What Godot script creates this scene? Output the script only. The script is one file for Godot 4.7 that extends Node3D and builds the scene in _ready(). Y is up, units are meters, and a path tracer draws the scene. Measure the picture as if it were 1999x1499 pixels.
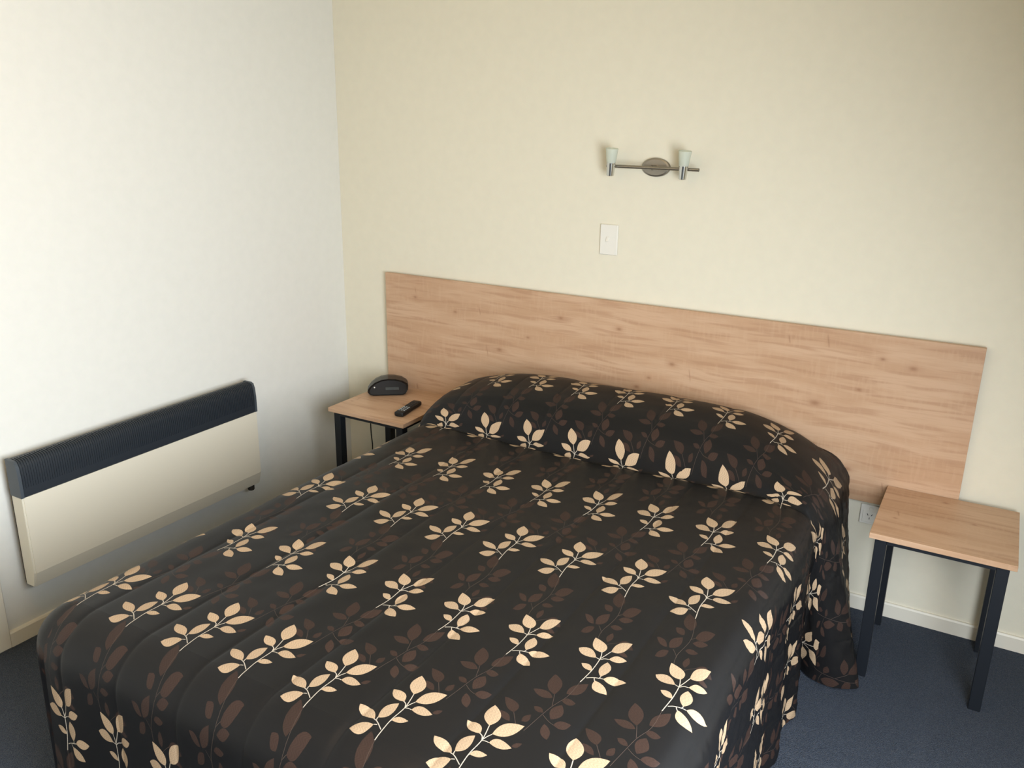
extends Node3D
# A motel bedroom: a made queen bed under a leaf-patterned bedspread, wall-hung wooden headboard, two bedside tables,
# a wall heater, a wall lamp and a switch. Origin: floor corner of left and back wall; x along the back wall, z into the room.

# Leaf motif of the bedspread, in tenths of a millimetre of cloth from the foot of the first cream sprig:
# leaves as base, tip and the two side bulges; stems as points.
const CREAM_LEAVES := [[-216, -1456, -464, -2050, -498, -1699, -153, -1795], [-38, -1279, 375, -1787, 22, -1672, 275, -1389], [42, -1043, 489, -1132, 152, -1231, 314, -998], [-239, -1171, -681, -1392, -511, -1171, -380, -1394], [-371, -521, -285, -1070, -469, -863, -202, -705], [-397, -453, -942, -664, -750, -446, -618, -673], [-306, -312, -659, -22, -544, -258, -349, 28], [-89, -591, 204, -736, -30, -748, 104, -607], [565, -4792, 174, -5256, 289, -4881, 549, -5081], [722, -4926, 990, -5471, 732, -5333, 946, -5029], [805, -4634, 1152, -4807, 911, -4845, 1022, -4618], [538, -4554, 49, -4678, 221, -4503, 283, -4802], [917, -3995, 829, -4519, 765, -4232, 1012, -4316], [1001, -3952, 1470, -4076, 1165, -4136, 1259, -3878], [869, -3816, 1278, -3544, 970, -3514, 1127, -3743], [664, -4085, 350, -4220, 481, -4089, 533, -4264]]
const CREAM_STEMS := [[-5, 3, -100, -559, -108, -1032, -216, -1456], [-108, -1032, -78, -1160, -32, -1271], [-100, -1021, -40, -1042, 42, -1043], [-108, -1032, -169, -1131, -253, -1173], [-88, -268, -296, -411, -418, -451], [-347, -448, -363, -489, -372, -531], [-241, -342, -276, -330, -306, -312], [-94, -552, -93, -578, -84, -594], [630, -3620, 658, -4095, 628, -4552, 549, -4819], [628, -4552, 676, -4728, 722, -4926], [641, -4531, 710, -4603, 805, -4634], [641, -4531, 583, -4546, 531, -4564], [676, -3810, 818, -3899, 1001, -3952], [818, -3899, 837, -3856, 870, -3803], [907, -3914, 915, -3946, 923, -3998], [658, -4095, 661, -4090, 664, -4078]]
const BROWN_LEAVES := [[385, -2957, 71, -3570, 95, -3167, 360, -3365], [404, -2841, -77, -2896, 167, -2758, 183, -2992], [586, -3095, 813, -3641, 574, -3412, 841, -3240], [621, -2837, 899, -2910, 683, -2977, 817, -2773], [705, -2222, 689, -2718, 558, -2502, 856, -2446], [483, -2322, 217, -2425, 332, -2301, 361, -2453], [830, -2106, 1124, -2289, 900, -2278, 1056, -2074], [665, -2045, 925, -1673, 714, -1788, 875, -1905], [-28, -2047, -438, -2382, -245, -2126, -75, -2324], [46, -1766, -291, -1963, -166, -1800, -91, -1948], [244, -1889, 304, -2151, 208, -2044, 363, -1963], [455, -1174, 591, -1340, 481, -1288, 566, -1199], [85, 539, -205, -140, -188, 306, 97, 165], [284, 770, 620, 384, 337, 382, 526, 794], [21, 794, -260, 572, -151, 779, -71, 563], [-78, 1443, 35, 904, -159, 1116, 100, 1264], [-132, 1443, -482, 1178, -307, 1416, -290, 1198], [-48, 1558, -233, 1905, -213, 1635, -54, 1839], [301, 1003, 623, 884, 416, 834, 508, 1078], [265, 1364, 553, 1317, 358, 1239, 437, 1442], [482, 1972, 430, 1577, 373, 1787, 522, 1758], [704, 1866, 1094, 1944, 860, 1694, 899, 2022], [823, 2221, 1093, 2232, 876, 2097, 1022, 2306]]
const BROWN_STEMS := [[630, -3620, 649, -3057, 529, -2545, 426, -1667], [-28, -2047, 141, -1825, 271, -1645], [385, -2957, 448, -2805, 527, -2605], [830, -2106, 680, -2159, 513, -2263], [0, 0, 218, 881, 173, 1620, 260, 2047], [218, 881, 251, 826, 284, 770], [15, 1452, 123, 1585, 199, 1701], [455, 2145, 568, 2000, 704, 1866]]
const TILE_U := 0.1825
const TILE_V := 0.72
const TEX_W := 512
const TEX_H := 2048

const ROOM_X := 3.55
const ROOM_Z := 4.6
const ROOM_Y := 2.4
const WALL := 0.12

var M := {}


func _ready() -> void:
	# ---- camera
	var cam := Camera3D.new()
	cam.name = "camera"
	add_child(cam)
	cam.position = Vector3(2.661, 1.718, 3.054)
	cam.rotation_degrees = Vector3(-17.449, 29.766, 0.923)
	cam.fov = rad_to_deg(2.0 * atan(749.5 / 1672.1))
	cam.near = 0.05
	cam.current = true
	# ---- sky, exposure
	var env := Environment.new()
	env.background_mode = Environment.BG_SKY
	var sky := Sky.new()
	var sm := ProceduralSkyMaterial.new()
	sm.sky_top_color = Color(0.62, 0.74, 0.90)
	sm.sky_horizon_color = Color(0.86, 0.90, 0.95)
	sm.ground_horizon_color = Color(0.72, 0.72, 0.70)
	sm.ground_bottom_color = Color(0.60, 0.60, 0.58)
	sm.sun_angle_max = 0.0
	sky.sky_material = sm
	env.sky = sky
	env.tonemap_mode = Environment.TONE_MAPPER_LINEAR
	env.tonemap_exposure = 1.0
	env.sdfgi_enabled = true
	env.ssao_enabled = true
	env.ssil_enabled = true
	var we := WorldEnvironment.new()
	we.name = "world"
	we.environment = env
	add_child(we)
	# ---- daylight that comes in through the window in the right wall
	var day := AreaLight3D.new()
	day.name = "daylight"
	add_child(day)
	day.area_size = Vector2(1.36, 1.46)
	day.position = Vector3(ROOM_X - 0.37, 1.24, 2.45)
	day.rotation_degrees = Vector3(-30, 90, 0)
	day.light_color = Color(0.938, 0.972, 1.0)
	day.light_energy = 14.2
	day.area_range = 12.0
	day.area_attenuation = 2.0
	day.shadow_enabled = true

	materials()
	room()
	headboard()
	bed()
	bedspread()
	bedside_table("bedside_table", Vector3(0.262, 0, 0.03), "oak bedside table with a clock radio and remote control on it")
	bedside_table("bedside_table_001", Vector3(2.440, 0, 0.034), "oak bedside table with an empty top beside the wall socket")
	heater()
	wall_lamp()
	light_switch()
	wall_socket()
	clock_radio()
	remote_control()
	ceiling_light()


# ------------------------------------------------------------------ mesh helpers
func new_st() -> SurfaceTool:
	var st := SurfaceTool.new()
	st.begin(Mesh.PRIMITIVE_TRIANGLES)
	return st


func tri(st: SurfaceTool, p: Array, n: Array, uv: Array) -> void:
	# front faces run clockwise as seen from where the normals point
	var order := [0, 1, 2]
	var across: Vector3 = (p[1] - p[0]).cross(p[2] - p[0])
	var out: Vector3 = n[0] + n[1] + n[2]
	if across.dot(out) > 0.0:
		order = [0, 2, 1]
	for k in order:
		st.set_normal(n[k])
		st.set_uv(uv[k])
		st.add_vertex(p[k])


func planar(p: Vector3, n: Vector3) -> Vector2:
	var a := n.abs()
	if a.y >= a.x and a.y >= a.z:
		return Vector2(p.x, p.z)
	if a.x >= a.z:
		return Vector2(p.z, -p.y)
	return Vector2(p.x, -p.y)


func flat_poly(st: SurfaceTool, pts: Array, n: Vector3) -> void:
	for k in range(1, pts.size() - 1):
		var q := [pts[0], pts[k], pts[k + 1]]
		tri(st, q, [n, n, n], [planar(q[0], n), planar(q[1], n), planar(q[2], n)])


func box(st: SurfaceTool, c: Vector3, size: Vector3, b := 0.002, turn := Basis()) -> void:
	# a box with chamfered edges
	var h := size / 2.0
	b = minf(b, minf(h.x, minf(h.y, h.z)) * 0.9)
	var pt := func(s: Vector3, axis: int) -> Vector3:
		var v := Vector3((h.x - b) * s.x, (h.y - b) * s.y, (h.z - b) * s.z)
		v[axis] = h[axis] * s[axis]
		return c + turn * v
	var signs := [-1.0, 1.0]
	for axis in 3:
		var u := (axis + 1) % 3
		var w := (axis + 2) % 3
		for s in signs:
			var quad := []
			for k in [[-1.0, -1.0], [1.0, -1.0], [1.0, 1.0], [-1.0, 1.0]]:
				var v := Vector3.ZERO
				v[axis] = s
				v[u] = k[0]
				v[w] = k[1]
				quad.append(pt.call(v, axis))
			var n := Vector3.ZERO
			n[axis] = s
			flat_poly(st, quad, turn * n)
		# edges along this axis
		for su in signs:
			for sw in signs:
				var a := Vector3.ZERO
				var e := Vector3.ZERO
				a[axis] = -1.0
				e[axis] = 1.0
				a[u] = su
				e[u] = su
				a[w] = sw
				e[w] = sw
				var n := Vector3.ZERO
				n[u] = su
				n[w] = sw
				flat_poly(st, [pt.call(a, u), pt.call(e, u), pt.call(e, w), pt.call(a, w)], turn * n.normalized())
	for sx in signs:
		for sy in signs:
			for sz in signs:
				var v := Vector3(sx, sy, sz)
				flat_poly(st, [pt.call(v, 0), pt.call(v, 1), pt.call(v, 2)], turn * v.normalized())


func extrude(st: SurfaceTool, prof: Array, frame: Transform3D, l0: float, l1: float, smooth := false, caps := true) -> void:
	# closed profile (x, y of the frame), counter-clockwise, drawn along the frame's z from l0 to l1
	var n := prof.size()
	var mid := Vector2.ZERO
	for q in prof:
		mid += q / n
	var side := []
	for k in n:
		var d: Vector2 = prof[(k + 1) % n] - prof[k]
		side.append(Vector2(d.y, -d.x).normalized())
	var run := 0.0
	for k in n:
		var a: Vector2 = prof[k]
		var b: Vector2 = prof[(k + 1) % n]
		var na: Vector2 = side[k]
		var nb: Vector2 = side[k]
		if smooth:
			if side[k].dot(side[(k + n - 1) % n]) > 0.5:
				na = (side[k] + side[(k + n - 1) % n]).normalized()
			if side[k].dot(side[(k + 1) % n]) > 0.5:
				nb = (side[k] + side[(k + 1) % n]).normalized()
		var p0 := frame * Vector3(a.x, a.y, l0)
		var p1 := frame * Vector3(b.x, b.y, l0)
		var p2 := frame * Vector3(b.x, b.y, l1)
		var p3 := frame * Vector3(a.x, a.y, l1)
		var m0 := frame.basis * Vector3(na.x, na.y, 0)
		var m1 := frame.basis * Vector3(nb.x, nb.y, 0)
		var r1 := run + a.distance_to(b)
		tri(st, [p0, p1, p2], [m0, m1, m1], [Vector2(run, l0), Vector2(r1, l0), Vector2(r1, l1)])
		tri(st, [p0, p2, p3], [m0, m1, m0], [Vector2(run, l0), Vector2(r1, l1), Vector2(run, l1)])
		run = r1
	if caps:
		var flat := PackedVector2Array(prof)
		var idx := Geometry2D.triangulate_polygon(flat)
		for l in [[l0, -1.0], [l1, 1.0]]:
			var nn: Vector3 = frame.basis * Vector3(0, 0, l[1])
			for k in range(0, idx.size(), 3):
				var q := []
				var uv := []
				for j in 3:
					var e := flat[idx[k + j]]
					q.append(frame * Vector3(e.x, e.y, l[0]))
					uv.append(e)
				tri(st, q, [nn, nn, nn], uv)


func lathe(st: SurfaceTool, prof: Array, frame: Transform3D, seg := 32, squash := Vector2.ONE) -> void:
	# profile of (radius, height) turned about the frame's y
	for k in range(prof.size() - 1):
		var a: Vector2 = prof[k]
		var b: Vector2 = prof[k + 1]
		if a.distance_to(b) < 1e-6:
			continue
		var d := (b - a).normalized()
		var nn := Vector2(d.y, -d.x)
		for j in seg:
			var t0 := TAU * j / seg
			var t1 := TAU * (j + 1) / seg
			var at := func(q: Vector2, t: float) -> Vector3:
				return frame * Vector3(q.x * cos(t) * squash.x, q.y, q.x * sin(t) * squash.y)
			var no := func(t: float) -> Vector3:
				return (frame.basis * Vector3(nn.x * cos(t) / squash.x, nn.y, nn.x * sin(t) / squash.y)).normalized()
			var p := [at.call(a, t0), at.call(a, t1), at.call(b, t1), at.call(b, t0)]
			var m := [no.call(t0), no.call(t1)]
			if a.x > 1e-6:
				tri(st, [p[0], p[1], p[2]], [m[0], m[1], m[1]], [Vector2(t0, a.y), Vector2(t1, a.y), Vector2(t1, b.y)])
			if b.x > 1e-6:
				tri(st, [p[0], p[2], p[3]], [m[0], m[1], m[0]], [Vector2(t0, a.y), Vector2(t1, b.y), Vector2(t0, b.y)])


func tube(st: SurfaceTool, pts: Array, r: float, seg := 8) -> void:
	var rings := []
	for k in pts.size():
		var dir: Vector3 = (pts[mini(k + 1, pts.size() - 1)] - pts[maxi(k - 1, 0)]).normalized()
		var up := Vector3.UP if absf(dir.y) < 0.9 else Vector3.RIGHT
		var u := dir.cross(up).normalized()
		rings.append([pts[k], u, dir.cross(u).normalized()])
	for k in range(pts.size() - 1):
		for j in seg:
			var q := []
			var n := []
			for e in [[k, j], [k, j + 1], [k + 1, j + 1], [k + 1, j]]:
				var t: float = TAU * e[1] / seg
				var o: Vector3 = rings[e[0]][1] * cos(t) + rings[e[0]][2] * sin(t)
				q.append(rings[e[0]][0] + o * r)
				n.append(o)
			tri(st, [q[0], q[1], q[2]], [n[0], n[1], n[2]], [Vector2.ZERO, Vector2.ZERO, Vector2.ZERO])
			tri(st, [q[0], q[2], q[3]], [n[0], n[2], n[3]], [Vector2.ZERO, Vector2.ZERO, Vector2.ZERO])


func smooth_path(ctrl: Array, per := 8) -> Array:
	var c := Curve3D.new()
	for k in ctrl.size():
		var t: Vector3 = (ctrl[mini(k + 1, ctrl.size() - 1)] - ctrl[maxi(k - 1, 0)]) / 6.0
		c.add_point(ctrl[k], -t, t)
	var out := []
	for k in range(ctrl.size() - 1):
		for j in per:
			out.append(c.sample(k, float(j) / per))
	out.append(ctrl[-1])
	return out


func obj(called: String, st: SurfaceTool, m: Material, parent: Node = self) -> MeshInstance3D:
	var o := MeshInstance3D.new()
	o.name = called
	o.mesh = st.commit()
	o.material_override = null
	o.mesh.surface_set_material(0, m)
	o.cast_shadow = GeometryInstance3D.SHADOW_CASTING_SETTING_ON
	parent.add_child(o, true)
	return o


func boxes(called: String, list: Array, m: Material, parent: Node = self, b := 0.002) -> MeshInstance3D:
	var st := new_st()
	for e in list:
		box(st, e[0], e[1], b)
	return obj(called, st, m, parent)


func thing(called: String, at: Vector3, label: String, category: String, group := "") -> Node3D:
	var o := Node3D.new()
	o.name = called
	add_child(o)
	o.position = at
	tag(o, label, category, group)
	return o


func tag(o: Node, label: String, category: String, group := "") -> void:
	o.set_meta("label", label)
	o.set_meta("category", category)
	if group != "":
		o.set_meta("group", group)


func struct(o: Node, label: String, category: String) -> void:
	tag(o, label, category)
	o.set_meta("kind", "structure")


# ------------------------------------------------------------------ materials
func mat(c: Color, rough := 0.6, metal := 0.0, spec := 0.5) -> StandardMaterial3D:
	var m := StandardMaterial3D.new()
	m.albedo_color = c
	m.roughness = rough
	m.metallic = metal
	m.metallic_specular = spec
	return m


func noise_tex(freq: float, lo: Color, hi: Color, size := 512, kind := FastNoiseLite.TYPE_SIMPLEX_SMOOTH, octaves := 3, seed_ := 1) -> NoiseTexture2D:
	var n := FastNoiseLite.new()
	n.seed = seed_
	n.noise_type = kind
	n.frequency = freq
	n.fractal_octaves = octaves
	var g := Gradient.new()
	g.set_color(0, lo)
	g.set_color(1, hi)
	var t := NoiseTexture2D.new()
	t.width = size
	t.height = size
	t.seamless = true
	t.noise = n
	t.color_ramp = g
	return t


func normal_tex(freq: float, strength: float, size := 512, octaves := 3, seed_ := 1) -> NoiseTexture2D:
	var n := FastNoiseLite.new()
	n.seed = seed_
	n.frequency = freq
	n.fractal_octaves = octaves
	var t := NoiseTexture2D.new()
	t.width = size
	t.height = size
	t.seamless = true
	t.noise = n
	t.as_normal_map = true
	t.bump_strength = strength
	return t


func materials() -> void:
	# painted plasterboard: roller stipple
	for e in [["paint_left_daylit", Color(0.876, 0.869, 0.840)], ["paint_back", Color(0.890, 0.864, 0.790)], ["paint", Color(0.89, 0.865, 0.80)]]:  # one wall paint; the left copy is cooler, daylight put into its colour
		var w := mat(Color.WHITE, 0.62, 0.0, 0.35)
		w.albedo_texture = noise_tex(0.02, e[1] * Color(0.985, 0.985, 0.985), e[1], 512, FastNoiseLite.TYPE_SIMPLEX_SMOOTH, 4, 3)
		w.normal_enabled = true
		w.normal_texture = normal_tex(0.12, 1.2, 512, 3, 5)
		w.normal_scale = 0.06
		w.uv1_triplanar = true
		w.uv1_world_triplanar = true
		w.uv1_scale = Vector3.ONE * 1.6
		M[e[0]] = w
	M.ceiling = mat(Color(0.90, 0.85, 0.72), 0.8)
	M.trim = mat(Color(0.880, 0.855, 0.800), 0.4)
	var c := mat(Color.WHITE, 0.95, 0.0, 0.15)
	c.albedo_texture = carpet_image()
	c.uv1_triplanar = true
	c.uv1_world_triplanar = true
	c.uv1_scale = Vector3.ONE * 1.7
	c.normal_enabled = true
	c.normal_texture = normal_tex(0.35, 6.0, 512, 2, 11)
	c.normal_scale = 0.8
	M.carpet = c
	M.oak = wood_material(wood_image(1920, 480, 2.4, 0.6, 7, [[0.603, 0.269, 1.0], [1.900, 0.270, 1.5], [2.038, 0.198, 0.7], [2.196, 0.099, 1.1], [2.099, 0.081, 0.7], [0.379, 0.134, 0.7], [0.889, 0.096, 0.9], [1.143, 0.107, 0.9], [2.036, 0.489, 1.1], [0.740, 0.197, 0.6], [1.367, 0.213, 1.0], [1.278, 0.281, 0.7], [1.230, 0.325, 0.9], [0.167, 0.094, 0.7]]))
	M.oak_top = wood_material(wood_image(640, 640, 0.5, 0.5, 23, [[0.21, 0.13, 0.8], [0.30, 0.26, 0.6], [0.08, 0.34, 0.5]]))
	M.black_steel = mat(Color(0.085, 0.10, 0.125), 0.42, 0.0, 0.5)
	M.steel = mat(Color(0.60, 0.58, 0.55), 0.36, 1.0)
	M.chrome = mat(Color(0.80, 0.80, 0.78), 0.14, 1.0)
	var fg := mat(Color(0.86, 0.88, 0.84, 0.74), 0.5)
	fg.transparency = BaseMaterial3D.TRANSPARENCY_ALPHA
	fg.backlight_enabled = true
	fg.backlight = Color(0.75, 0.76, 0.72)
	M.frosted = fg
	M.plastic_white = mat(Color(0.90, 0.885, 0.85), 0.35)
	M.plastic_slot = mat(Color(0.10, 0.06, 0.05), 0.6)
	M.heater_cream = mat(Color(0.845, 0.815, 0.745), 0.42)
	M.heater_dark = mat(Color(0.135, 0.155, 0.18), 0.45)
	M.heater_edge = mat(Color(0.25, 0.275, 0.30), 0.45)
	M.gap_shade_and_knob = mat(Color(0.16, 0.14, 0.12), 0.8)  # knob colour, also painted as shade in the gap behind the heater
	M.black_plastic = mat(Color(0.050, 0.055, 0.058), 0.38)
	M.black_soft = mat(Color(0.045, 0.045, 0.047), 0.55)
	M.lcd = mat(Color(0.24, 0.26, 0.26), 0.25)
	M.button_grey = mat(Color(0.62, 0.65, 0.66), 0.5)
	M.button_dark = mat(Color(0.16, 0.17, 0.18), 0.5)
	M.mattress = mat(Color(0.85, 0.84, 0.80), 0.9)
	M.bed_base = mat(Color(0.25, 0.24, 0.24), 0.9)
	M.aluminium = mat(Color(0.75, 0.76, 0.77), 0.4, 0.6)
	var gl := mat(Color(0.95, 0.98, 0.97, 0.10), 0.02)
	gl.transparency = BaseMaterial3D.TRANSPARENCY_ALPHA
	M.glass = gl
	M.concrete = mat(Color(0.72, 0.70, 0.66), 0.9)
	var globe := mat(Color(0.95, 0.92, 0.86), 0.5)
	globe.emission_enabled = true
	globe.emission = Color(1.0, 0.80, 0.56)
	globe.emission_energy_multiplier = 2.0
	M.globe = globe
	M.cloth = cloth_material()


func carpet_image() -> ImageTexture:
	var n := 512
	var im := Image.create(n, n, false, Image.FORMAT_RGB8)
	var rng := RandomNumberGenerator.new()
	rng.seed = 41
	var a := Color(0.215, 0.243, 0.290)
	var b := Color(0.350, 0.375, 0.420)
	var d := Color(0.355, 0.348, 0.350)
	for y in n:
		for x in n:
			var r := rng.randf()
			var col := a.lerp(b, r * r)
			if rng.randf() < 0.18:
				col = col.lerp(d, 0.7)
			im.set_pixel(x, y, col)
	return ImageTexture.create_from_image(im)


func wood_material(t: Texture2D) -> StandardMaterial3D:
	var m := mat(Color.WHITE, 0.42, 0.0, 0.45)
	m.albedo_texture = t
	return m


func wood_image(w: int, h: int, wm: float, hm: float, seed_: int, knots: Array) -> ImageTexture:
	# light oak laminate, grain along x; knots as [x, y from the top, size]
	var im := Image.create(w, h, false, Image.FORMAT_RGB8)
	var fine := FastNoiseLite.new()
	fine.seed = seed_
	fine.frequency = 1.0
	fine.fractal_octaves = 3
	var broad := FastNoiseLite.new()
	broad.seed = seed_ + 9
	broad.frequency = 1.0
	broad.fractal_octaves = 2
	var bend := FastNoiseLite.new()
	bend.seed = seed_ + 17
	bend.frequency = 1.0
	bend.fractal_octaves = 1
	var light := Color(0.785, 0.650, 0.535)
	var base := Color(0.745, 0.600, 0.480)
	var dark := Color(0.660, 0.505, 0.392)
	var fleck := Color(0.55, 0.39, 0.29)
	for j in h:
		for i in w:
			var x := wm * i / w
			var y := hm * j / h
			var warp := 0.006 * bend.get_noise_2d(x * 2.2, y * 5.0)
			for k in knots:
				var dx: float = (x - k[0]) / 0.07
				var dy: float = y - k[1]
				if absf(dx) < 2.5 and absf(dy) < 0.06:
					warp += 0.006 * k[2] * exp(-dx * dx) * signf(dy) * exp(-absf(dy) / 0.016) * -1.0
			var yy := y + warp
			var g := broad.get_noise_2d(x * 1.5, yy * 11.0) + 0.4 * broad.get_noise_2d(x * 5.0 + 9.0, yy * 30.0)
			var f := fine.get_noise_2d(x * 6.0, yy * 150.0)
			var s := fine.get_noise_2d(x * 2.2 + 31.0, yy * 32.0 + 7.0)
			var col := base.lerp(light, clampf(0.5 + g * 1.2, 0.0, 1.0))
			col = col.lerp(dark, clampf((s - 0.14) * 1.5, 0.0, 0.45))
			col = col.lerp(dark, clampf(f * 0.30, 0.0, 0.2))
			# short cross figure
			var fig := fine.get_noise_2d(x * 60.0 + 5.0, y * 9.0)
			var band := broad.get_noise_2d(x * 3.1 + 50.0, y * 6.0)
			col = col.lerp(light, clampf(fig * band * 2.2, 0.0, 0.30))
			for k in knots:
				if absf(x - k[0]) > 0.06 or absf(y - k[1]) > 0.04:
					continue
				var e: float = Vector2((x - k[0]) / 1.7, y - k[1]).length() / (0.0055 * k[2])
				if e < 4.0:
					col = col.lerp(fleck, 0.75 * exp(-e * e * 0.9))
					col = col.lerp(dark, 0.40 * exp(-e * e * 0.18))
			im.set_pixel(i, j, col)
	# short upright flecks across the grain
	var rng := RandomNumberGenerator.new()
	rng.seed = seed_
	for k in int(26.0 * wm / 2.4):
		var cx := rng.randf_range(0.02, 0.98) * wm
		var cy := rng.randf_range(0.05, 0.95) * hm
		var tall := rng.randf_range(0.012, 0.035)
		var wide := rng.randf_range(0.0015, 0.003)
		var tint := fleck if rng.randf() < 0.45 else light
		for j in range(maxi(int((cy - tall) / hm * h), 0), mini(int((cy + tall) / hm * h), h)):
			for i in range(maxi(int((cx - wide * 2.5) / wm * w), 0), mini(int((cx + wide * 2.5) / wm * w) + 1, w)):
				var a := Vector2((wm * i / w - cx - 0.2 * (hm * j / h - cy)) / wide, (hm * j / h - cy) / tall)
				im.set_pixel(i, j, im.get_pixel(i, j).lerp(tint, 0.42 * exp(-a.x * a.x) * (1.0 - a.y * a.y)))
	return ImageTexture.create_from_image(im)


func fill_poly(poly: PackedVector2Array, paint: Callable) -> void:
	# paints every texel inside a polygon given in texels; the texture repeats
	var lo := 1e9
	var hi := -1e9
	for q in poly:
		lo = minf(lo, q.y)
		hi = maxf(hi, q.y)
	for y in range(int(floor(lo)), int(ceil(hi)) + 1):
		var xs := []
		var n := poly.size()
		for k in n:
			var a := poly[k]
			var b := poly[(k + 1) % n]
			if (a.y <= y) != (b.y <= y):
				xs.append(a.x + (y - a.y) / (b.y - a.y) * (b.x - a.x))
		xs.sort()
		for k in range(0, xs.size() - 1, 2):
			for x in range(int(ceil(xs[k])), int(floor(xs[k + 1])) + 1):
				paint.call(posmod(x, TEX_W), posmod(y, TEX_H), x, y)


func texel(px: float, py: float) -> Vector2:
	return Vector2(px * 0.0001 / TILE_U * TEX_W, py * 0.0001 / TILE_V * TEX_H)


func leaf_poly(d: Array) -> PackedVector2Array:
	# base, tip, left bulge, right bulge
	var b := Vector2(d[0], d[1])
	var t := Vector2(d[2], d[3])
	var out := PackedVector2Array()
	var arcs := [Vector2(d[4], d[5]), Vector2(d[6], d[7])]
	for e in 2:
		var ctrl: Vector2 = arcs[e] * 2.0 - (b + t) * 0.5
		# the leaf is fullest a little below its middle and drawn out to a tip
		ctrl = ctrl.lerp(b, 0.06)
		for k in 12:
			var f := k / 12.0 if e == 0 else 1.0 - k / 12.0
			var p := b * (1 - f) * (1 - f) + ctrl * 2.0 * f * (1 - f) + t * f * f
			out.append(texel(p.x, p.y))
	return out


func stem_poly(d: Array, half: float) -> PackedVector2Array:
	var pts := []
	for k in range(0, d.size(), 2):
		pts.append(Vector2(d[k], d[k + 1]))
	var fine := []
	for k in range(pts.size() - 1):
		var p0: Vector2 = pts[maxi(k - 1, 0)]
		var p3: Vector2 = pts[mini(k + 2, pts.size() - 1)]
		for j in 6:
			fine.append(pts[k].cubic_interpolate(pts[k + 1], p0, p3, j / 6.0))
	fine.append(pts[-1])
	var left := []
	var right := []
	for k in fine.size():
		var dir: Vector2 = (fine[mini(k + 1, fine.size() - 1)] - fine[maxi(k - 1, 0)]).normalized()
		var o := Vector2(-dir.y, dir.x) * half
		left.append(texel(fine[k].x + o.x, fine[k].y + o.y))
		right.push_front(texel(fine[k].x - o.x, fine[k].y - o.y))
	return PackedVector2Array(left + right)


func cloth_material() -> StandardMaterial3D:
	var im := Image.create(TEX_W, TEX_H, false, Image.FORMAT_RGB8)
	var bump := Image.create(TEX_W, TEX_H, false, Image.FORMAT_RGB8)
	var gloss := Image.create(TEX_W, TEX_H, false, Image.FORMAT_RGB8)
	var rng := RandomNumberGenerator.new()
	rng.seed = 5
	var ground := Color(0.104, 0.102, 0.105)
	for y in TEX_H:
		var row := 0.97 + 0.06 * rng.randf()
		for x in TEX_W:
			var f := row * (0.93 + 0.14 * rng.randf())
			im.set_pixel(x, y, Color(ground.r * f, ground.g * f, ground.b * f))
	bump.fill(Color(0.35, 0.35, 0.35))
	gloss.fill(Color(0.34, 0.34, 0.34))
	var layers := [
		[BROWN_LEAVES, BROWN_STEMS, Color(0.228, 0.173, 0.153), Color(0.30, 0.25, 0.225), 5.0, 0.50, 0.45],
		[CREAM_LEAVES, CREAM_STEMS, Color(0.715, 0.612, 0.500), Color(0.73, 0.685, 0.625), 10.0, 0.60, 0.42],
	]
	for l in layers:
		var rows: Array = [[l[0], true], [l[1], false]]
		for r in rows:
			for d in r[0]:
				var poly: PackedVector2Array = leaf_poly(d) if r[1] else stem_poly(d, l[4])
				var col: Color = l[2] if r[1] else l[3]
				var tone := 0.96 + 0.08 * rng.randf()
				var is_leaf: bool = r[1]
				var high: float = l[5]
				var sheen: float = l[6]
				fill_poly(poly, func(ix: int, iy: int, x: int, y: int) -> void:
					# wavy rows of satin thread
					var wave := sin((x * 0.30 + 5.0 * sin(y * 0.11)) * 1.0) if is_leaf else 0.3
					var f := tone * (0.97 + 0.05 * wave)
					im.set_pixel(ix, iy, Color(col.r * f, col.g * f, col.b * f))
					var hgt := high + 0.08 * wave
					bump.set_pixel(ix, iy, Color(hgt, hgt, hgt))
					gloss.set_pixel(ix, iy, Color(sheen, sheen, sheen)))
	bump.bump_map_to_normal_map(2.0)
	var m := mat(Color.WHITE, 1.0, 0.0, 0.30)
	m.albedo_texture = ImageTexture.create_from_image(im)
	m.normal_enabled = true
	m.normal_texture = ImageTexture.create_from_image(bump)
	m.normal_scale = 0.35
	m.roughness_texture = ImageTexture.create_from_image(gloss)
	m.roughness_texture_channel = BaseMaterial3D.TEXTURE_CHANNEL_RED
	# satin: the gloss of the threads that run across the bed
	m.anisotropy_enabled = true
	m.anisotropy = -0.9
	return m


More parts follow.
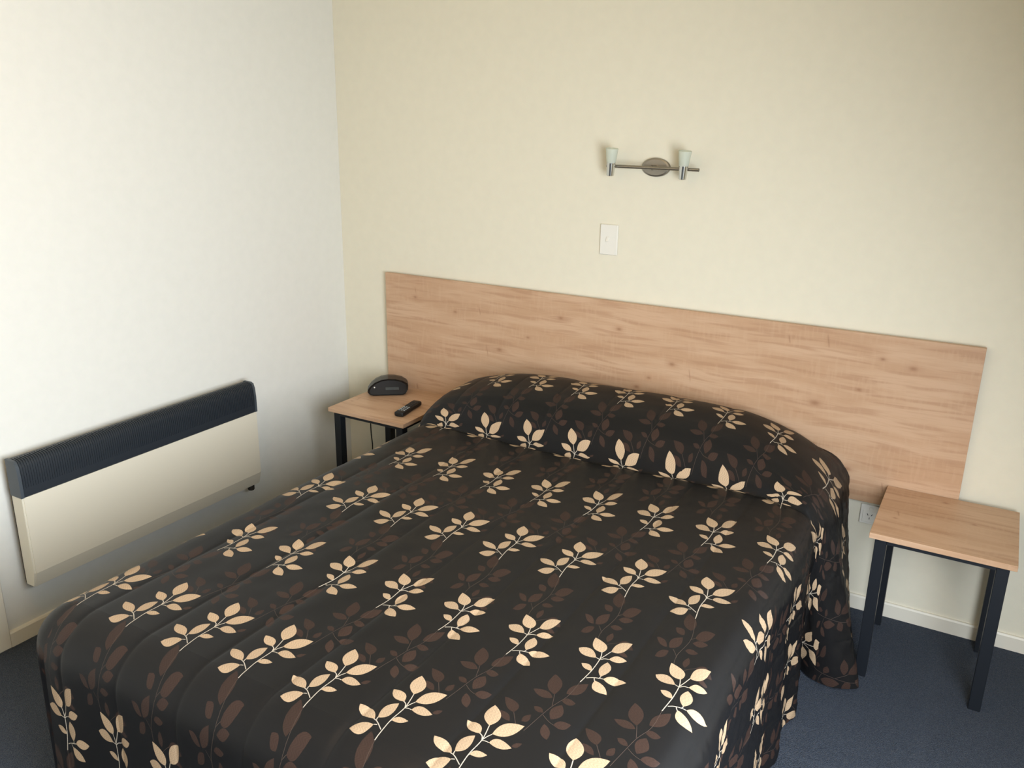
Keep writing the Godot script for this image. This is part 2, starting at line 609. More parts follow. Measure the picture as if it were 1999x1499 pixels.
# ------------------------------------------------------------------ the room
func room() -> void:
	var X := ROOM_X
	var Z := ROOM_Z
	var Y := ROOM_Y
	var f := boxes("floor", [[Vector3(X / 2, -0.05, Z / 2), Vector3(X + 2 * WALL, 0.1, Z + 2 * WALL)]], M.carpet)
	struct(f, "dark blue-grey carpet covering the whole bedroom floor", "floor")
	var c := boxes("ceiling", [[Vector3(X / 2, Y + 0.05, Z / 2), Vector3(X + 2 * WALL, 0.1, Z + 2 * WALL)]], M.ceiling)
	struct(c, "cream painted ceiling of the bedroom", "ceiling")
	var wb := boxes("wall_back", [[Vector3(X / 2, Y / 2, -WALL / 2), Vector3(X + 2 * WALL, Y, WALL)]], M.paint_back)
	struct(wb, "cream painted wall behind the headboard", "wall")
	# the left wall has a doorway
	var d0 := 1.815
	var d1 := 2.575
	var dh := 1.98
	var wl := boxes("wall_left", [[Vector3(-WALL / 2, Y / 2, d0 / 2), Vector3(WALL, Y, d0)], [Vector3(-WALL / 2, Y / 2, (d1 + Z) / 2), Vector3(WALL, Y, Z - d1)], [Vector3(-WALL / 2, (dh + Y) / 2, (d0 + d1) / 2), Vector3(WALL, Y - dh, d1 - d0)]], M.paint_left_daylit, self, 0.0005)
	struct(wl, "cream painted wall above the panel heater, cool daylight tint in its colour", "wall")
	var wf := boxes("wall_front", [[Vector3(X / 2, Y / 2, Z + WALL / 2), Vector3(X + 2 * WALL, Y, WALL)]], M.paint)
	struct(wf, "cream painted wall facing the foot of the bed", "wall")
	# the right wall has a window
	var g0 := 1.75
	var g1 := 3.15
	var gl := 0.49
	var gh := 1.99
	var gm := (g0 + g1) / 2
	var gy := (gl + gh) / 2
	var wr := boxes("wall_right", [[Vector3(X + WALL / 2, Y / 2, g0 / 2), Vector3(WALL, Y, g0)], [Vector3(X + WALL / 2, Y / 2, (g1 + Z) / 2), Vector3(WALL, Y, Z - g1)], [Vector3(X + WALL / 2, (gh + Y) / 2, gm), Vector3(WALL, Y - gh, g1 - g0)], [Vector3(X + WALL / 2, gl / 2, gm), Vector3(WALL, gl, g1 - g0)]], M.paint, self, 0.0005)
	struct(wr, "cream painted wall with the window in it", "wall")
	# skirting boards
	var bh := 0.055
	var bt := 0.012
	var sk := [[0, 0], [bt, 0], [bt, bh - 0.006], [bt - 0.004, bh], [0, bh]]
	var p1 := []
	for e in sk:
		p1.append(Vector2(e[0], e[1]))
	var st := new_st()
	# back wall: profile x -> z of the room, drawn along x
	extrude(st, p1, Transform3D(Basis(Vector3(0, 0, 1), Vector3(0, 1, 0), Vector3(-1, 0, 0)), Vector3.ZERO), -X, 0.0)
	struct(obj("baseboard_back", st, M.trim), "low cream skirting board along the wall behind the headboard", "skirting")
	st = new_st()
	extrude(st, p1, Transform3D(Basis(), Vector3.ZERO), bt, 1.745)
	struct(obj("baseboard_left", st, M.trim), "low cream skirting board under the panel heater", "skirting")
	# door architrave and door in the left wall
	var tr := boxes("trim_1", [[Vector3(0.007, 1.02, 1.780), Vector3(0.014, 2.04, 0.070)], [Vector3(0.007, 1.02, 2.610), Vector3(0.014, 2.04, 0.070)], [Vector3(0.007, 2.015, 2.195), Vector3(0.014, 0.07, 0.76)]], M.trim, self, 0.003)
	struct(tr, "cream timber architrave around the door beside the heater", "architrave")
	var door := boxes("door_1", [[Vector3(-0.06, 0.99, 2.195), Vector3(0.038, 1.97, 0.75)]], M.trim, self, 0.003)
	struct(door, "closed cream flush door beside the heater", "door")
	boxes("door_handle", [[Vector3(-0.02, 1.0, 1.90), Vector3(0.045, 0.02, 0.02)], [Vector3(0.0, 1.0, 1.95), Vector3(0.016, 0.02, 0.12)]], M.steel, door, 0.004)
	# window: frame, mullion, two panes and sill
	var win := Node3D.new()
	win.name = "window_1"
	add_child(win)
	struct(win, "aluminium framed window with two panes in the right wall", "window")
	var xm := X + WALL / 2
	boxes("window_frame", [[Vector3(xm, gl + 0.025, gm), Vector3(0.07, 0.05, g1 - g0)], [Vector3(xm, gh - 0.025, gm), Vector3(0.07, 0.05, g1 - g0)], [Vector3(xm, gy, g0 + 0.025), Vector3(0.07, gh - gl - 0.1, 0.05)], [Vector3(xm, gy, g1 - 0.025), Vector3(0.07, gh - gl - 0.1, 0.05)], [Vector3(xm, gy, gm), Vector3(0.07, gh - gl - 0.1, 0.05)]], M.aluminium, win)
	for z in [(g0 + gm) / 2 + 0.0125, (g1 + gm) / 2 - 0.0125]:
		boxes("pane", [[Vector3(xm, gy, z), Vector3(0.005, gh - gl - 0.1, (g1 - g0) / 2 - 0.075)]], M.glass, win, 0.0005)
	boxes("window_sill", [[Vector3(X - 0.02, gl - 0.01, gm), Vector3(0.10, 0.02, g1 - g0 + 0.08)]], M.trim, win)
	# paved terrace outside the glass
	var pv := boxes("terrace", [[Vector3(X + WALL + 3.0, -0.08, 3.0), Vector3(6.0, 0.06, 9.0)]], M.concrete)
	struct(pv, "pale concrete terrace outside the window", "terrace")


# ------------------------------------------------------------------ furniture
func headboard() -> void:
	var t := thing("headboard", Vector3(0.267, 0.433, 0.0), "long light oak headboard panel fixed to the wall behind the bed", "headboard")
	var w := 2.393
	var h := 0.602
	var st := new_st()
	box(st, Vector3(w / 2, h / 2, 0.021), Vector3(w, h, 0.018), 0.0008)
	var arr := st.commit_to_arrays()
	var uv: PackedVector2Array = arr[Mesh.ARRAY_TEX_UV]
	var ps: PackedVector3Array = arr[Mesh.ARRAY_VERTEX]
	for k in uv.size():
		uv[k] = Vector2(clampf(ps[k].x / w, 0.002, 0.998), clampf(1.0 - ps[k].y / h, 0.004, 0.996))
	arr[Mesh.ARRAY_TEX_UV] = uv
	var am := ArrayMesh.new()
	am.add_surface_from_arrays(Mesh.PRIMITIVE_TRIANGLES, arr)
	am.surface_set_material(0, M.oak)
	var o := MeshInstance3D.new()
	o.name = "panel"
	o.mesh = am
	t.add_child(o)
	boxes("batten", [[Vector3(w / 2, 0.10, 0.006), Vector3(w - 0.2, 0.05, 0.012)], [Vector3(w / 2, h - 0.10, 0.006), Vector3(w - 0.2, 0.05, 0.012)]], M.trim, t, 0.001)


func bed() -> void:
	var t := thing("bed", Vector3(1.5375, 0, 0), "queen bed made up under the black leaf-patterned bedspread", "bed")
	boxes("base", [[Vector3(0, 0.19, 1.045), Vector3(1.46, 0.22, 1.95)]], M.bed_base, t, 0.02)
	boxes("mattress", [[Vector3(0, 0.425, 1.045), Vector3(1.44, 0.24, 1.94)]], M.mattress, t, 0.04)
	for x in [-0.65, 0.65]:
		for z in [0.15, 1.9]:
			boxes("leg", [[Vector3(x, 0.04, z), Vector3(0.06, 0.08, 0.06)]], M.black_soft, t)
	for x in [-0.36, 0.36]:
		var st := new_st()
		var prof := []
		for k in 13:
			var a := PI * k / 12.0 - PI / 2
			prof.append(Vector2(0.155 * cos(a), 0.045 * sin(a)))
		lathe(st, prof, Transform3D(Basis(), Vector3(x, 0.59, 0.24)), 24, Vector2(1.9, 1.0))
		obj("pillow", st, M.mattress, t)


# the bedspread: a quilted sheet over mattress and pillows
const BC := 1.5375      # middle of the bed
const BA := 0.7625      # half width
const BR := 0.075       # rounding of the mattress edge
const BY := 0.572       # height of the top
const BZ := 2.065       # foot end
const HEAD := 0.036     # head end, against the headboard
const QUILT := 0.197
const QUILT_AT := 2.096

var bump_z := [0.02, 0.06, 0.12, 0.20, 0.28, 0.35, 0.40, 0.44, 0.465, 0.480, 0.490, 0.497, 0.505, 0.53, 0.58, 0.70]
var bump_y := [0.070, 0.112, 0.148, 0.166, 0.163, 0.150, 0.130, 0.100, 0.066, 0.030, -0.010, -0.022, -0.012, -0.003, 0.000, 0.0]
var crease_x := [0.70, 0.80, 1.10, 1.42, 1.70, 1.97, 2.12, 2.21, 2.32]
var crease_d := [0.020, 0.012, -0.002, 0.002, -0.011, -0.026, -0.012, 0.024, 0.045]
var wrinkle := FastNoiseLite.new()


func curve(xs: Array, ys: Array, x: float) -> float:
	if x <= xs[0]:
		return ys[0]
	for k in range(xs.size() - 1):
		if x <= xs[k + 1]:
			var f: float = (x - xs[k]) / (xs[k + 1] - xs[k])
			return cubic_interpolate(ys[k], ys[k + 1], ys[maxi(k - 1, 0)], ys[mini(k + 2, ys.size() - 1)], f)
	return ys[-1]


func puff(x: float) -> float:
	# stitched channels: a narrow groove with the wadding risen to either side
	var d := absf(fposmod(x - QUILT_AT + QUILT / 2, QUILT) - QUILT / 2)
	return 0.0036 * (1.0 - exp(-d / 0.011))


# the plan of the right-hand fall: how far the hem stands out (x) and shifts (z) from the line of the mattress
var fall_z := [0.036, 0.12, 0.22, 0.32, 0.40, 0.45, 0.49, 0.53, 0.57, 0.62, 0.70, 0.80, 2.2]
var fall_x := [0.055, 0.095, 0.125, 0.140, 0.178, 0.115, 0.045, 0.002, 0.000, 0.018, 0.028, 0.024, 0.026]
var fall_s := [0.000, 0.010, 0.050, 0.100, 0.110, 0.105, 0.050, -0.030, -0.020, 0.015, 0.010, 0.000, 0.0]


func sheet(s: float, z: float) -> Vector3:
	# s: measured across the cloth from the middle of the bed; z: along the bed
	var side := signf(s)
	var q := absf(s)
	var af := BA - BR
	var la := BR * PI / 2
	var x := q
	var y := BY
	var d := 0.0
	if q > af + la:
		d = q - af - la
		x = BA
		y = BY - BR - d
	elif q > af:
		var a := (q - af) / BR
		x = af + BR * sin(a)
		y = BY - BR * (1.0 - cos(a))
	var wx := BC + side * x
	# pillows
	var e := clampf(1.0 - pow(absf((wx - 1.495) / 0.81), 4.0), 0.0, 1.0)
	var bz := z - curve(crease_x, crease_d, wx)
	var bump := curve(bump_z, bump_y, bz)
	y += (bump * e if bump > 0.0 else bump * clampf(1.8 - q / 0.45, 0.25, 1.0))
	var last := smoothstep(BZ - BR - 0.25, BZ - BR, z)
	var pz := z
	if q <= af + la:
		y += puff(BC + s) * lerpf(1.0 - 0.4 * smoothstep(af, af + la, q), 1.0 - smoothstep(af - 0.06, af, q), last)
		y += 0.0025 * wrinkle.get_noise_2d(wx * 6.0, z * 5.0) * (1.0 - last) * (1.0 - smoothstep(af, af + la, q))
	var w := clampf((q - af) / (la + 0.5), 0.0, 1.0)
	if w > 0.0:
		var ws := w
		var fx := curve(fall_z, fall_x, z)
		var fs := curve(fall_z, fall_s, z)
		if side < 0.0:
			fx *= 0.42
			fs *= 0.5
		var swing := fx * ws + 0.010 * ws * sin(z * 21.0 + 1.3 * sin(z * 7.0)) + 0.007 * ws * wrinkle.get_noise_2d(z * 14.0, s * 5.0)
		swing += minf(w * 6.0, 1.0) * (puff(BC + s) * 0.8 + 0.004 * wrinkle.get_noise_2d(z * 30.0, s * 24.0))
		var foot := 0.02 * d
		wx += side * (lerpf(swing, foot, last) + 0.030 * smoothstep(1.45, BZ - BR, z) * smoothstep(0.0, 0.25, w))
		pz += fs * ws * (1.0 - last)
	# a little more room for the rounded end of the pillow
	return Vector3(wx, maxf(y, 0.006), maxf(pz, HEAD))


func grid(st: SurfaceTool, pos: Array, uvs: Array) -> void:
	# pos[r][c], shared smooth normals
	var rows := pos.size()
	var cols: int = pos[0].size()
	var nor := []
	for r in rows:
		var line := []
		for c in cols:
			var a: Vector3 = pos[r][mini(c + 1, cols - 1)] - pos[r][maxi(c - 1, 0)]
			var b: Vector3 = pos[mini(r + 1, rows - 1)][c] - pos[maxi(r - 1, 0)][c]
			var n := b.cross(a)
			line.append(n.normalized() if n.length() > 1e-12 else Vector3.UP)
		nor.append(line)
	for r in range(rows - 1):
		for c in range(cols - 1):
			var k := [[r, c], [r, c + 1], [r + 1, c + 1], [r + 1, c]]
			for t in [[0, 1, 2], [0, 2, 3]]:
				var p := []
				var n := []
				var u := []
				for j in t:
					p.append(pos[k[j][0]][k[j][1]])
					n.append(nor[k[j][0]][k[j][1]])
					u.append(uvs[k[j][0]][k[j][1]])
				tri(st, p, n, u)


func cloth_uv(u: float, v: float) -> Vector2:
	# u, v in metres of cloth laid flat as on the bed top
	return Vector2((u + 0.0386 * (v - 1.28) - 0.885) / TILE_U, (v - 1.28) / TILE_V)


func bedspread() -> void:
	wrinkle.seed = 12
	wrinkle.frequency = 1.0
	wrinkle.fractal_octaves = 2
	var st := new_st()
	var af := BA - BR
	var la := BR * PI / 2
	var smax := af + la + BY - BR - 0.008
	var cols := [-smax]
	for k in range(-12, 13):
		for o in [-0.0840, -0.0675, -0.0500, -0.0340, -0.0200, -0.0100, -0.0035, 0.0, 0.0035, 0.0100, 0.0200, 0.0340, 0.0500, 0.0675, 0.0840, 0.0985]:
			var at: float = QUILT_AT - BC + k * QUILT + o
			if absf(at) < smax - 0.002:
				cols.append(at)
	cols.append(smax)
	var zs := []
	var z := HEAD
	while z < 0.60:
		zs.append(z)
		z += 0.008 if z < 0.42 else 0.004
	while z < BZ - BR - 0.008:
		zs.append(z)
		z += 0.016
	zs.append(BZ - BR)
	# length of cloth along the middle, so that the pattern runs over the pillow without stretching
	var ts := []
	ts.resize(zs.size())
	ts[zs.size() - 1] = zs[-1]
	for r in range(zs.size() - 2, -1, -1):
		var dy := curve(bump_z, bump_y, zs[r + 1]) - curve(bump_z, bump_y, zs[r])
		ts[r] = ts[r + 1] - Vector2(zs[r + 1] - zs[r], dy).length()
	for r in zs.size():
		ts[r] += 0.022 * (1.0 - smoothstep(0.55, 0.90, zs[r]))
	var pos := []
	var uvs := []
	for r in zs.size():
		var lp := []
		var lu := []
		for s in cols:
			lp.append(sheet(s, zs[r]))
			# some cloth is tucked in under the pillows, out of sight
			var drift := curve(crease_x, crease_d, BC + clampf(s, -0.76, 0.76))
			var tucked := 0.048 * (1.0 - smoothstep(0.484, 0.498, zs[r] - drift))
			lu.append(cloth_uv(BC + s, ts[r] - tucked - drift * (1.0 - smoothstep(0.58, 0.90, zs[r]))))
		pos.append(lp)
		uvs.append(lu)
	grid(st, pos, uvs)
	# the fall at the foot
	var fc := []
	for s in cols:
		if absf(s) < af - 0.001:
			fc.append(s)
	fc.push_front(-af)
	fc.append(af)
	var drops := []
	var q := 0.0
	while q < la + BY - BR - 0.008:
		drops.append(q)
		q += 0.018
	drops.append(la + BY - BR - 0.008)
	var fall := func(centre: Vector2, dir: Vector2, q_: float, wob: float) -> Vector3:
		var o := 0.0
		var y := BY
		if q_ > la:
			o = BR + 0.030 * smoothstep(0.0, 0.25, q_ / (la + 0.5)) + 0.02 * (q_ - la) + wob * (q_ - la)
			y = BY - BR - (q_ - la)
		else:
			o = BR * sin(q_ / BR) + 0.030 * smoothstep(0.0, 0.25, q_ / (la + 0.5))
			y = BY - BR * (1.0 - cos(q_ / BR))
		return Vector3(centre.x + dir.x * o, y, centre.y + dir.y * o)
	pos = []
	uvs = []
	for q_ in drops:
		var lp := []
		var lu := []
		for s in fc:
			var p: Vector3 = fall.call(Vector2(BC + s, BZ - BR), Vector2(0, 1), q_, 0.02 * sin(s * 17.0))
			var rise: float = puff(BC + s) * (1.0 - smoothstep(af - 0.06, af, absf(s)))
			p.y += rise * (1.0 - minf(q_ / la, 1.0))
			p.z += rise * minf(q_ / la, 1.0)
			lp.append(p)
			lu.append(cloth_uv(BC + s, BZ - BR + q_))
		pos.append(lp)
		uvs.append(lu)
	grid(st, pos, uvs)
	# the two sewn corners
	for side in [-1.0, 1.0]:
		pos = []
		uvs = []
		for q_ in drops:
			var lp := []
			var lu := []
			for k in 9:
				var a := PI / 2 * k / 8.0
				var dir := Vector2(side * cos(a), sin(a))
				lp.append(fall.call(Vector2(BC + side * af, BZ - BR), dir, q_, 0.02 * sin(-side * 12.0) * sin(a)))
				lu.append(cloth_uv(BC + side * (af + q_), BZ - BR + BR * a))
			if side > 0.0:
				lp.reverse()
				lu.reverse()
			pos.append(lp)
			uvs.append(lu)
		grid(st, pos, uvs)
	var o := obj("bedspread", st, M.cloth)
	tag(o, "black quilted bedspread with cream and brown leaf sprigs covering the bed", "bedspread")


func bedside_table(called: String, at: Vector3, label: String) -> void:
	var t := thing(called, at, label, "bedside table", "bedside tables either side of the bed")
	var w := 0.399
	var d := 0.411
	var h := 0.513
	var st := new_st()
	box(st, Vector3(w / 2, h - 0.009, d / 2), Vector3(w, 0.018, d), 0.001)
	var arr := st.commit_to_arrays()
	var uv: PackedVector2Array = arr[Mesh.ARRAY_TEX_UV]
	for k in uv.size():
		uv[k] = uv[k] * 2.0 + (Vector2(0.1, 0.1) if at.x < 1.0 else Vector2(0.05, 0.16))
	arr[Mesh.ARRAY_TEX_UV] = uv
	var am := ArrayMesh.new()
	am.add_surface_from_arrays(Mesh.PRIMITIVE_TRIANGLES, arr)
	am.surface_set_material(0, M.oak_top)
	var o := MeshInstance3D.new()
	o.name = "table_top"
	o.mesh = am
	t.add_child(o)
	var lw := 0.034
	var iz := 0.017
	var yb := h - 0.018
	for x in [iz, w - iz - lw]:
		for z in [iz, d - iz - lw]:
			boxes("leg", [[Vector3(x + lw / 2, yb / 2, z + lw / 2), Vector3(lw, yb, lw)]], M.black_steel, t, 0.0012)
	var rh := 0.018
	for z in [iz + lw / 2, d - iz - lw / 2]:
		boxes("rail", [[Vector3(w / 2, yb - rh / 2, z), Vector3(w - 2 * iz - 2 * lw, rh, lw)]], M.black_steel, t, 0.0008)
	for x in [iz + lw / 2, w - iz - lw / 2]:
		boxes("rail", [[Vector3(x, yb - rh / 2, d / 2), Vector3(lw, rh, d - 2 * iz - 2 * lw)]], M.black_steel, t, 0.0008)


func heater() -> void:
	var z0 := 0.689
	var z1 := 1.681
	var L := z1 - z0
	var t := thing("panel_heater", Vector3(0, 0.217, z0), "cream wall panel heater with a dark ribbed grille along its top", "heater")
	var frame := Transform3D()
	var st := new_st()
	var body := []
	for e in [[0.046, 0.0], [0.086, 0.0], [0.100, 0.052], [0.100, 0.320], [0.046, 0.320]]:
		body.append(Vector2(e[0], e[1]))
	extrude(st, body, frame, 0.006, L - 0.006)
	obj("front_panel", st, M.heater_cream, t)
	for z in [[0.0, 0.006], [L - 0.006, L]]:
		st = new_st()
		var cap := []
		for e in [[0.046, 0.002], [0.085, 0.002], [0.098, 0.053], [0.098, 0.320], [0.046, 0.320]]:
			cap.append(Vector2(e[0], e[1]))
		extrude(st, cap, frame, z[0], z[1])
		obj("side_panel", st, M.heater_cream, t)
	# grille
	st = new_st()
	var gr := []
	for e in [[0.046, 0.3215], [0.1005, 0.3215], [0.0995, 0.385], [0.096, 0.420], [0.090, 0.437], [0.080, 0.442], [0.046, 0.442]]:
		gr.append(Vector2(e[0], e[1]))
	extrude(st, gr, frame, 0.008, L - 0.008, true)
	var grille := obj("grille", st, M.heater_dark, t)
	st = new_st()
	var n := 120
	for k in n:
		var z := 0.012 + (L - 0.024) * k / (n - 1.0)
		var rib := []
		for e in [[0.090, 0.350], [0.1020, 0.350], [0.1022, 0.386], [0.0990, 0.4215], [0.0925, 0.4395], [0.080, 0.4448], [0.060, 0.4448]]:
			rib.append(Vector2(e[0], e[1]))
		extrude(st, rib, frame, z - 0.0014, z + 0.0014)
	var ribs := obj("ribs", st, M.heater_dark, grille)
	ribs.set_meta("kind", "stuff")
	for z in [[-0.002, 0.008], [L - 0.008, L + 0.002]]:
		st = new_st()
		var cap := []
		for e in [[0.044, 0.3205], [0.1025, 0.3205], [0.102, 0.386], [0.0985, 0.4215], [0.092, 0.4395], [0.080, 0.4445], [0.044, 0.4445]]:
			cap.append(Vector2(e[0], e[1]))
		extrude(st, cap, frame, z[0], z[1], true)
		obj("end_cap", st, M.heater_edge, t)
	# dark strip painting the shaded gap behind the case; brackets against the wall
	boxes("back_plate", [[Vector3(0.040, 0.215, L / 2), Vector3(0.012, 0.43, L - 0.006)]], M.gap_shade_and_knob, t)
	for z in [0.18, L - 0.18]:
		boxes("bracket", [[Vector3(0.018, 0.21, z), Vector3(0.036, 0.36, 0.03)]], M.heater_cream, t)
	st = new_st()
	lathe(st, [Vector2(0, -0.024), Vector2(0.012, -0.024), Vector2(0.014, -0.020), Vector2(0.014, 0.0), Vector2(0, 0.0)], Transform3D(Basis(), Vector3(0.070, 0.0, 0.035)), 20)
	obj("knob", st, M.gap_shade_and_knob, t)


func wall_lamp() -> void:
	var t := thing("wall_lamp", Vector3(1.508, 1.543, 0.0), "brushed steel double wall lamp with two frosted glass cups", "wall lamp")
	var st := new_st()
	# oval plate, its axis out of the wall
	var out := Transform3D(Basis(Vector3(1, 0, 0), Vector3(0, 0, 1), Vector3(0, -1, 0)), Vector3.ZERO)
	lathe(st, [Vector2(0, 0), Vector2(0.054, 0.0), Vector2(0.0545, 0.008), Vector2(0.052, 0.012), Vector2(0.045, 0.0135), Vector2(0, 0.0145)], out, 48, Vector2(1.0, 0.62))
	obj("back_plate", st, M.steel, t)
	st = new_st()
	lathe(st, [Vector2(0, 0.012), Vector2(0.008, 0.012), Vector2(0.008, 0.046)], out, 20)
	obj("stem", st, M.steel, t)
	st = new_st()
	var along := Transform3D(Basis(Vector3(0, -1, 0), Vector3(1, 0, 0), Vector3(0, 0, 1)), Vector3(0, 0, 0.050))
	lathe(st, [Vector2(0, -0.177), Vector2(0.0052, -0.177), Vector2(0.006, -0.1762), Vector2(0.006, 0.1762), Vector2(0.0052, 0.177), Vector2(0, 0.177)], along, 20)
	obj("bar", st, M.steel, t)
	for x in [-0.152, 0.125]:
		var lean := Basis(Vector3(0, 0, 1), deg_to_rad(-4.0)) * Basis(Vector3(1, 0, 0), deg_to_rad(5.0))
		var at := Transform3D(lean, Vector3(x, 0.0, 0.068))
		st = new_st()
		lathe(st, [Vector2(0, -0.034), Vector2(0.012, -0.034), Vector2(0.0138, -0.032), Vector2(0.0168, 0.016), Vector2(0.0162, 0.018), Vector2(0.010, 0.018)], at, 28)
		obj("cup", st, M.chrome, t)
		st = new_st()
		box(st, Vector3(x, 0.0, 0.056), Vector3(0.010, 0.010, 0.016), 0.002)
		obj("knuckle", st, M.steel, t)
		st = new_st()
		lathe(st, [Vector2(0.0150, 0.006), Vector2(0.0178, 0.018), Vector2(0.0232, 0.064), Vector2(0.0226, 0.0645), Vector2(0.0215, 0.064), Vector2(0.0160, 0.018), Vector2(0.0, 0.016)], at, 32)
		obj("shade", st, M.frosted, t)


func light_switch() -> void:
	var t := thing("light_switch", Vector3(1.299, 1.208, 0), "white single light switch on the wall below the lamp", "light switch")
	boxes("plate", [[Vector3(0.0365, 0.058, 0.0045), Vector3(0.073, 0.116, 0.009)]], M.plastic_white, t, 0.0025)
	var st := new_st()
	box(st, Vector3(0.034, 0.060, 0.0105), Vector3(0.012, 0.019, 0.007), 0.001, Basis(Vector3(1, 0, 0), deg_to_rad(-14.0)))
	obj("rocker", st, M.plastic_white, t)


func wall_socket() -> void:
	var t := thing("wall_socket", Vector3(2.362, 0.342, 0), "white double power socket low on the wall beside the bedside table", "power socket")
	boxes("plate", [[Vector3(0.058, 0.0365, 0.004), Vector3(0.116, 0.073, 0.008)]], M.plastic_white, t, 0.002)
	for x in [0.0, 0.056]:
		boxes("outlet", [[Vector3(x + 0.031, 0.030, 0.0088), Vector3(0.044, 0.044, 0.002)]], M.plastic_white, t, 0.0008)
		boxes("rocker", [[Vector3(x + 0.036, 0.061, 0.0095), Vector3(0.012, 0.009, 0.004)]], M.plastic_white, t, 0.0008)
		for e in [[-0.007, 0.007, 30.0], [0.007, 0.007, -30.0], [0.0, -0.007, 0.0]]:
			var st := new_st()
			box(st, Vector3(x + 0.033 + e[0], 0.030 + e[1], 0.0097), Vector3(0.0022, 0.008, 0.0010), 0.0002, Basis(Vector3(0, 0, 1), deg_to_rad(e[2])))
			obj("slot", st, M.plastic_slot, t)


func clock_radio() -> void:
	var yaw := 0.66
	var t := thing("clock_radio", Vector3(0.352, 0.513, 0.140), "small black clock radio with a domed case on the bedside table", "clock radio")
	t.rotation.y = yaw
	# outline of the front; the case narrows towards the back
	var front := []
	for e in [[-0.066, 0.004], [0.066, 0.004], [0.078, 0.010], [0.088, 0.028], [0.0895, 0.046], [0.086, 0.056], [0.066, 0.069], [0.034, 0.077], [0.0, 0.079], [-0.030, 0.075], [-0.058, 0.063], [-0.080, 0.045], [-0.090, 0.030], [-0.090, 0.018], [-0.082, 0.008]]:
		front.append(Vector2(e[0], e[1]))
	var rings := []
	for e in [[0.046, 0.90, 0.0], [0.051, 0.985, 0.0], [0.048, 1.0, 0.0], [0.0, 1.0, 0.002], [-0.035, 0.94, 0.003], [-0.052, 0.82, 0.004], [-0.056, 0.74, 0.005]]:
		var ring := []
		for q in front:
			ring.append(Vector3(q.x * e[1], 0.004 + (q.y - 0.004) * e[1] + (0.0 if e[0] < 0.045 else 0.0), e[0]))
		rings.append(ring)
	var st := new_st()
	var n := front.size()
	var mid := Vector3(0, 0.038, 0)
	for r in range(rings.size() - 1):
		for k in n:
			var q := [rings[r][k], rings[r][(k + 1) % n], rings[r + 1][(k + 1) % n], rings[r + 1][k]]
			for tr in [[0, 1, 2], [0, 2, 3]]:
				var p := [q[tr[0]], q[tr[1]], q[tr[2]]]
				var nn: Vector3 = (p[1] - p[0]).cross(p[2] - p[0]).normalized()
				var away: Vector3 = (p[0] + p[1] + p[2]) / 3.0 - mid
				if nn.dot(away) < 0.0:
					nn = -nn
				tri(st, p, [nn, nn, nn], [Vector2.ZERO, Vector2.ZERO, Vector2.ZERO])
	for e in [[0, 1.0], [rings.size() - 1, -1.0]]:
		var flat := PackedVector2Array()
		for q in rings[e[0]]:
			flat.append(Vector2(q.x, q.y))
		var idx := Geometry2D.triangulate_polygon(flat)
		for k in range(0, idx.size(), 3):
			var nn := Vector3(0, 0, e[1])
			tri(st, [rings[e[0]][idx[k]], rings[e[0]][idx[k + 1]], rings[e[0]][idx[k + 2]]], [nn, nn, nn], [Vector2.ZERO, Vector2.ZERO, Vector2.ZERO])
	obj("case", st, M.black_plastic, t)
	boxes("display", [[Vector3(0.018, 0.033, 0.0465), Vector3(0.060, 0.013, 0.003)]], M.lcd, t, 0.0008)
	st = new_st()
	lathe(st, [Vector2(0, 0), Vector2(0.0034, 0), Vector2(0.003, 0.002), Vector2(0, 0.0025)], Transform3D(Basis(Vector3(1, 0, 0), Vector3(0, 0, 1), Vector3(0, -1, 0)), Vector3(-0.060, 0.040, 0.0458)), 14)
	obj("button", st, M.plastic_white, t)
	for x in [-0.045, 0.045]:
		for z in [-0.03, 0.03]:
			boxes("foot", [[Vector3(x, 0.0025, z), Vector3(0.014, 0.005, 0.012)]], M.black_soft, t, 0.001)
	# mains cord: from the back of the case over the side of the table and down to the floor
	var inv := t.transform.affine_inverse()
	var path := []
	for p in [Vector3(0.312, 0.535, 0.100), Vector3(0.290, 0.519, 0.085), Vector3(0.268, 0.517, 0.105), Vector3(0.2545, 0.508, 0.130), Vector3(0.2535, 0.47, 0.145), Vector3(0.252, 0.38, 0.150), Vector3(0.254, 0.30, 0.152), Vector3(0.258, 0.24, 0.150), Vector3(0.250, 0.16, 0.146), Vector3(0.252, 0.05, 0.130), Vector3(0.262, 0.006, 0.100), Vector3(0.30, 0.005, 0.060)]:
		path.append(inv * p)
	st = new_st()
	tube(st, smooth_path(path, 8), 0.0026, 8)
	obj("cord", st, M.black_soft, t)


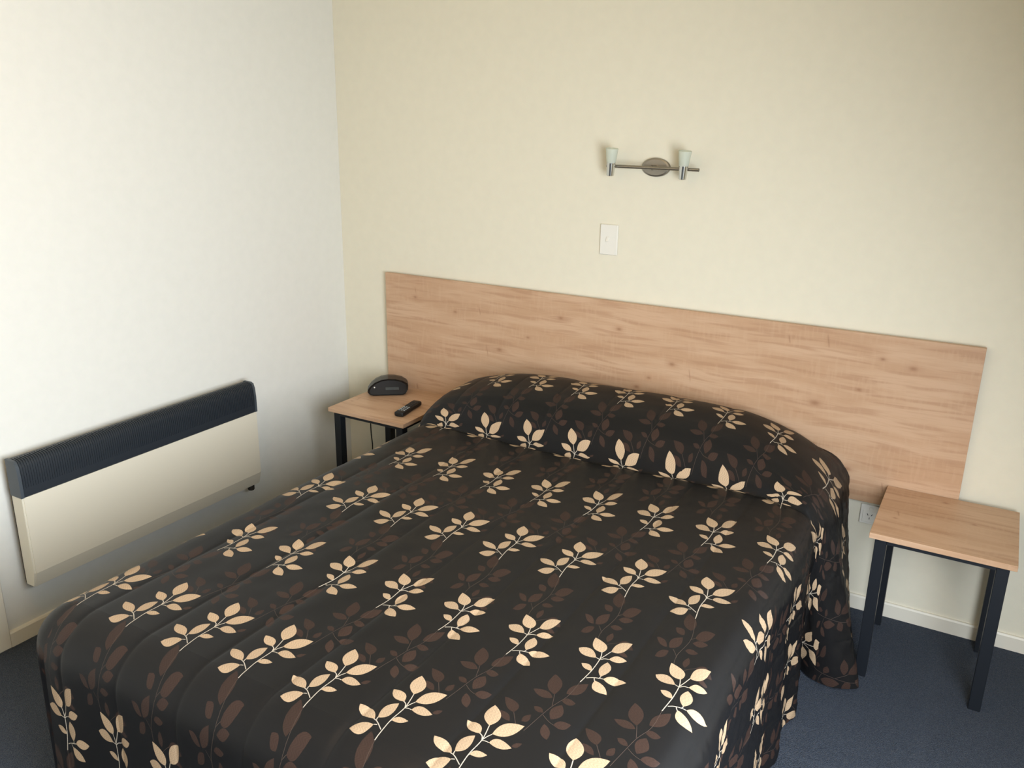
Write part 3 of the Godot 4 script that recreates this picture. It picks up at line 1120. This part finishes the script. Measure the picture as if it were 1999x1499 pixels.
func remote_control() -> void:
	var near := Vector3(0.590, 0.513, 0.378)
	var far := Vector3(0.563, 0.513, 0.206)
	var t := thing("remote_control", (near + far) / 2, "slim black remote control lying on the bedside table", "remote control")
	var dir := (far - near).normalized()
	t.basis = Basis(dir.cross(Vector3.UP), Vector3.UP, -dir)
	var hl := near.distance_to(far) / 2
	# rounded body: cross-sections along its length
	var pos := []
	var uvs := []
	for e in [[-1.0, 0.55, 0.5], [-0.985, 0.80, 0.8], [-0.94, 0.95, 0.95], [-0.7, 1.0, 1.0], [0.0, 0.93, 0.95], [0.6, 0.98, 1.05], [0.93, 0.97, 1.0], [0.985, 0.8, 0.85], [1.0, 0.55, 0.5]]:
		var lp := []
		var lu := []
		for k in 25:
			var a := TAU * k / 24.0
			var c := signf(cos(a)) * pow(absf(cos(a)), 0.45)
			var s := signf(sin(a)) * pow(absf(sin(a)), 0.55)
			lp.append(Vector3(0.0225 * e[1] * c, 0.0105 + 0.0103 * e[2] * s, hl * e[0]))
			lu.append(Vector2.ZERO)
		pos.append(lp)
		uvs.append(lu)
	var st := new_st()
	grid(st, pos, uvs)
	for e in [0, pos.size() - 1]:
		var nn := Vector3(0, 0, -1 if e == 0 else 1)
		for k in range(1, 23):
			tri(st, [pos[e][0], pos[e][k], pos[e][k + 1]], [nn, nn, nn], [Vector2.ZERO, Vector2.ZERO, Vector2.ZERO])
	obj("body", st, M.black_soft, t)
	for r in 9:
		for c in 3:
			var light: bool = r < 4
			boxes("button", [[Vector3(-0.0115 + c * 0.0115, 0.0212, hl * 0.66 - r * 0.0145), Vector3(0.0072, 0.0022, 0.0062)]], M.button_grey if light else M.button_dark, t, 0.0007)


func ceiling_light() -> void:
	var at := Vector3(1.15, ROOM_Y, 2.35)
	var t := thing("ceiling_light", at, "round warm globe lamp hanging close under the ceiling above the bed foot", "ceiling light")
	var st := new_st()
	lathe(st, [Vector2(0, -0.03), Vector2(0.05, -0.03), Vector2(0.06, -0.02), Vector2(0.06, 0.0)], Transform3D(), 28)
	obj("rose", st, M.plastic_white, t)
	st = new_st()
	lathe(st, [Vector2(0.008, -0.13), Vector2(0.008, -0.03)], Transform3D(), 12)
	obj("rod", st, M.steel, t)
	st = new_st()
	var prof := []
	for k in 17:
		var a := -PI / 2 + PI * k / 16.0
		prof.append(Vector2(0.075 * cos(a), -0.20 + 0.075 * sin(a)))
	lathe(st, prof, Transform3D(), 32)
	obj("globe", st, M.globe, t)
	var l := OmniLight3D.new()
	l.name = "lamp"
	t.add_child(l)
	l.position = Vector3(0, -0.20, 0)
	l.light_color = Color(1.0, 0.78, 0.53)
	l.light_energy = 0.22
	l.light_size = 0.06
	l.omni_range = 10.0
	l.omni_attenuation = 2.0
	l.shadow_enabled = true
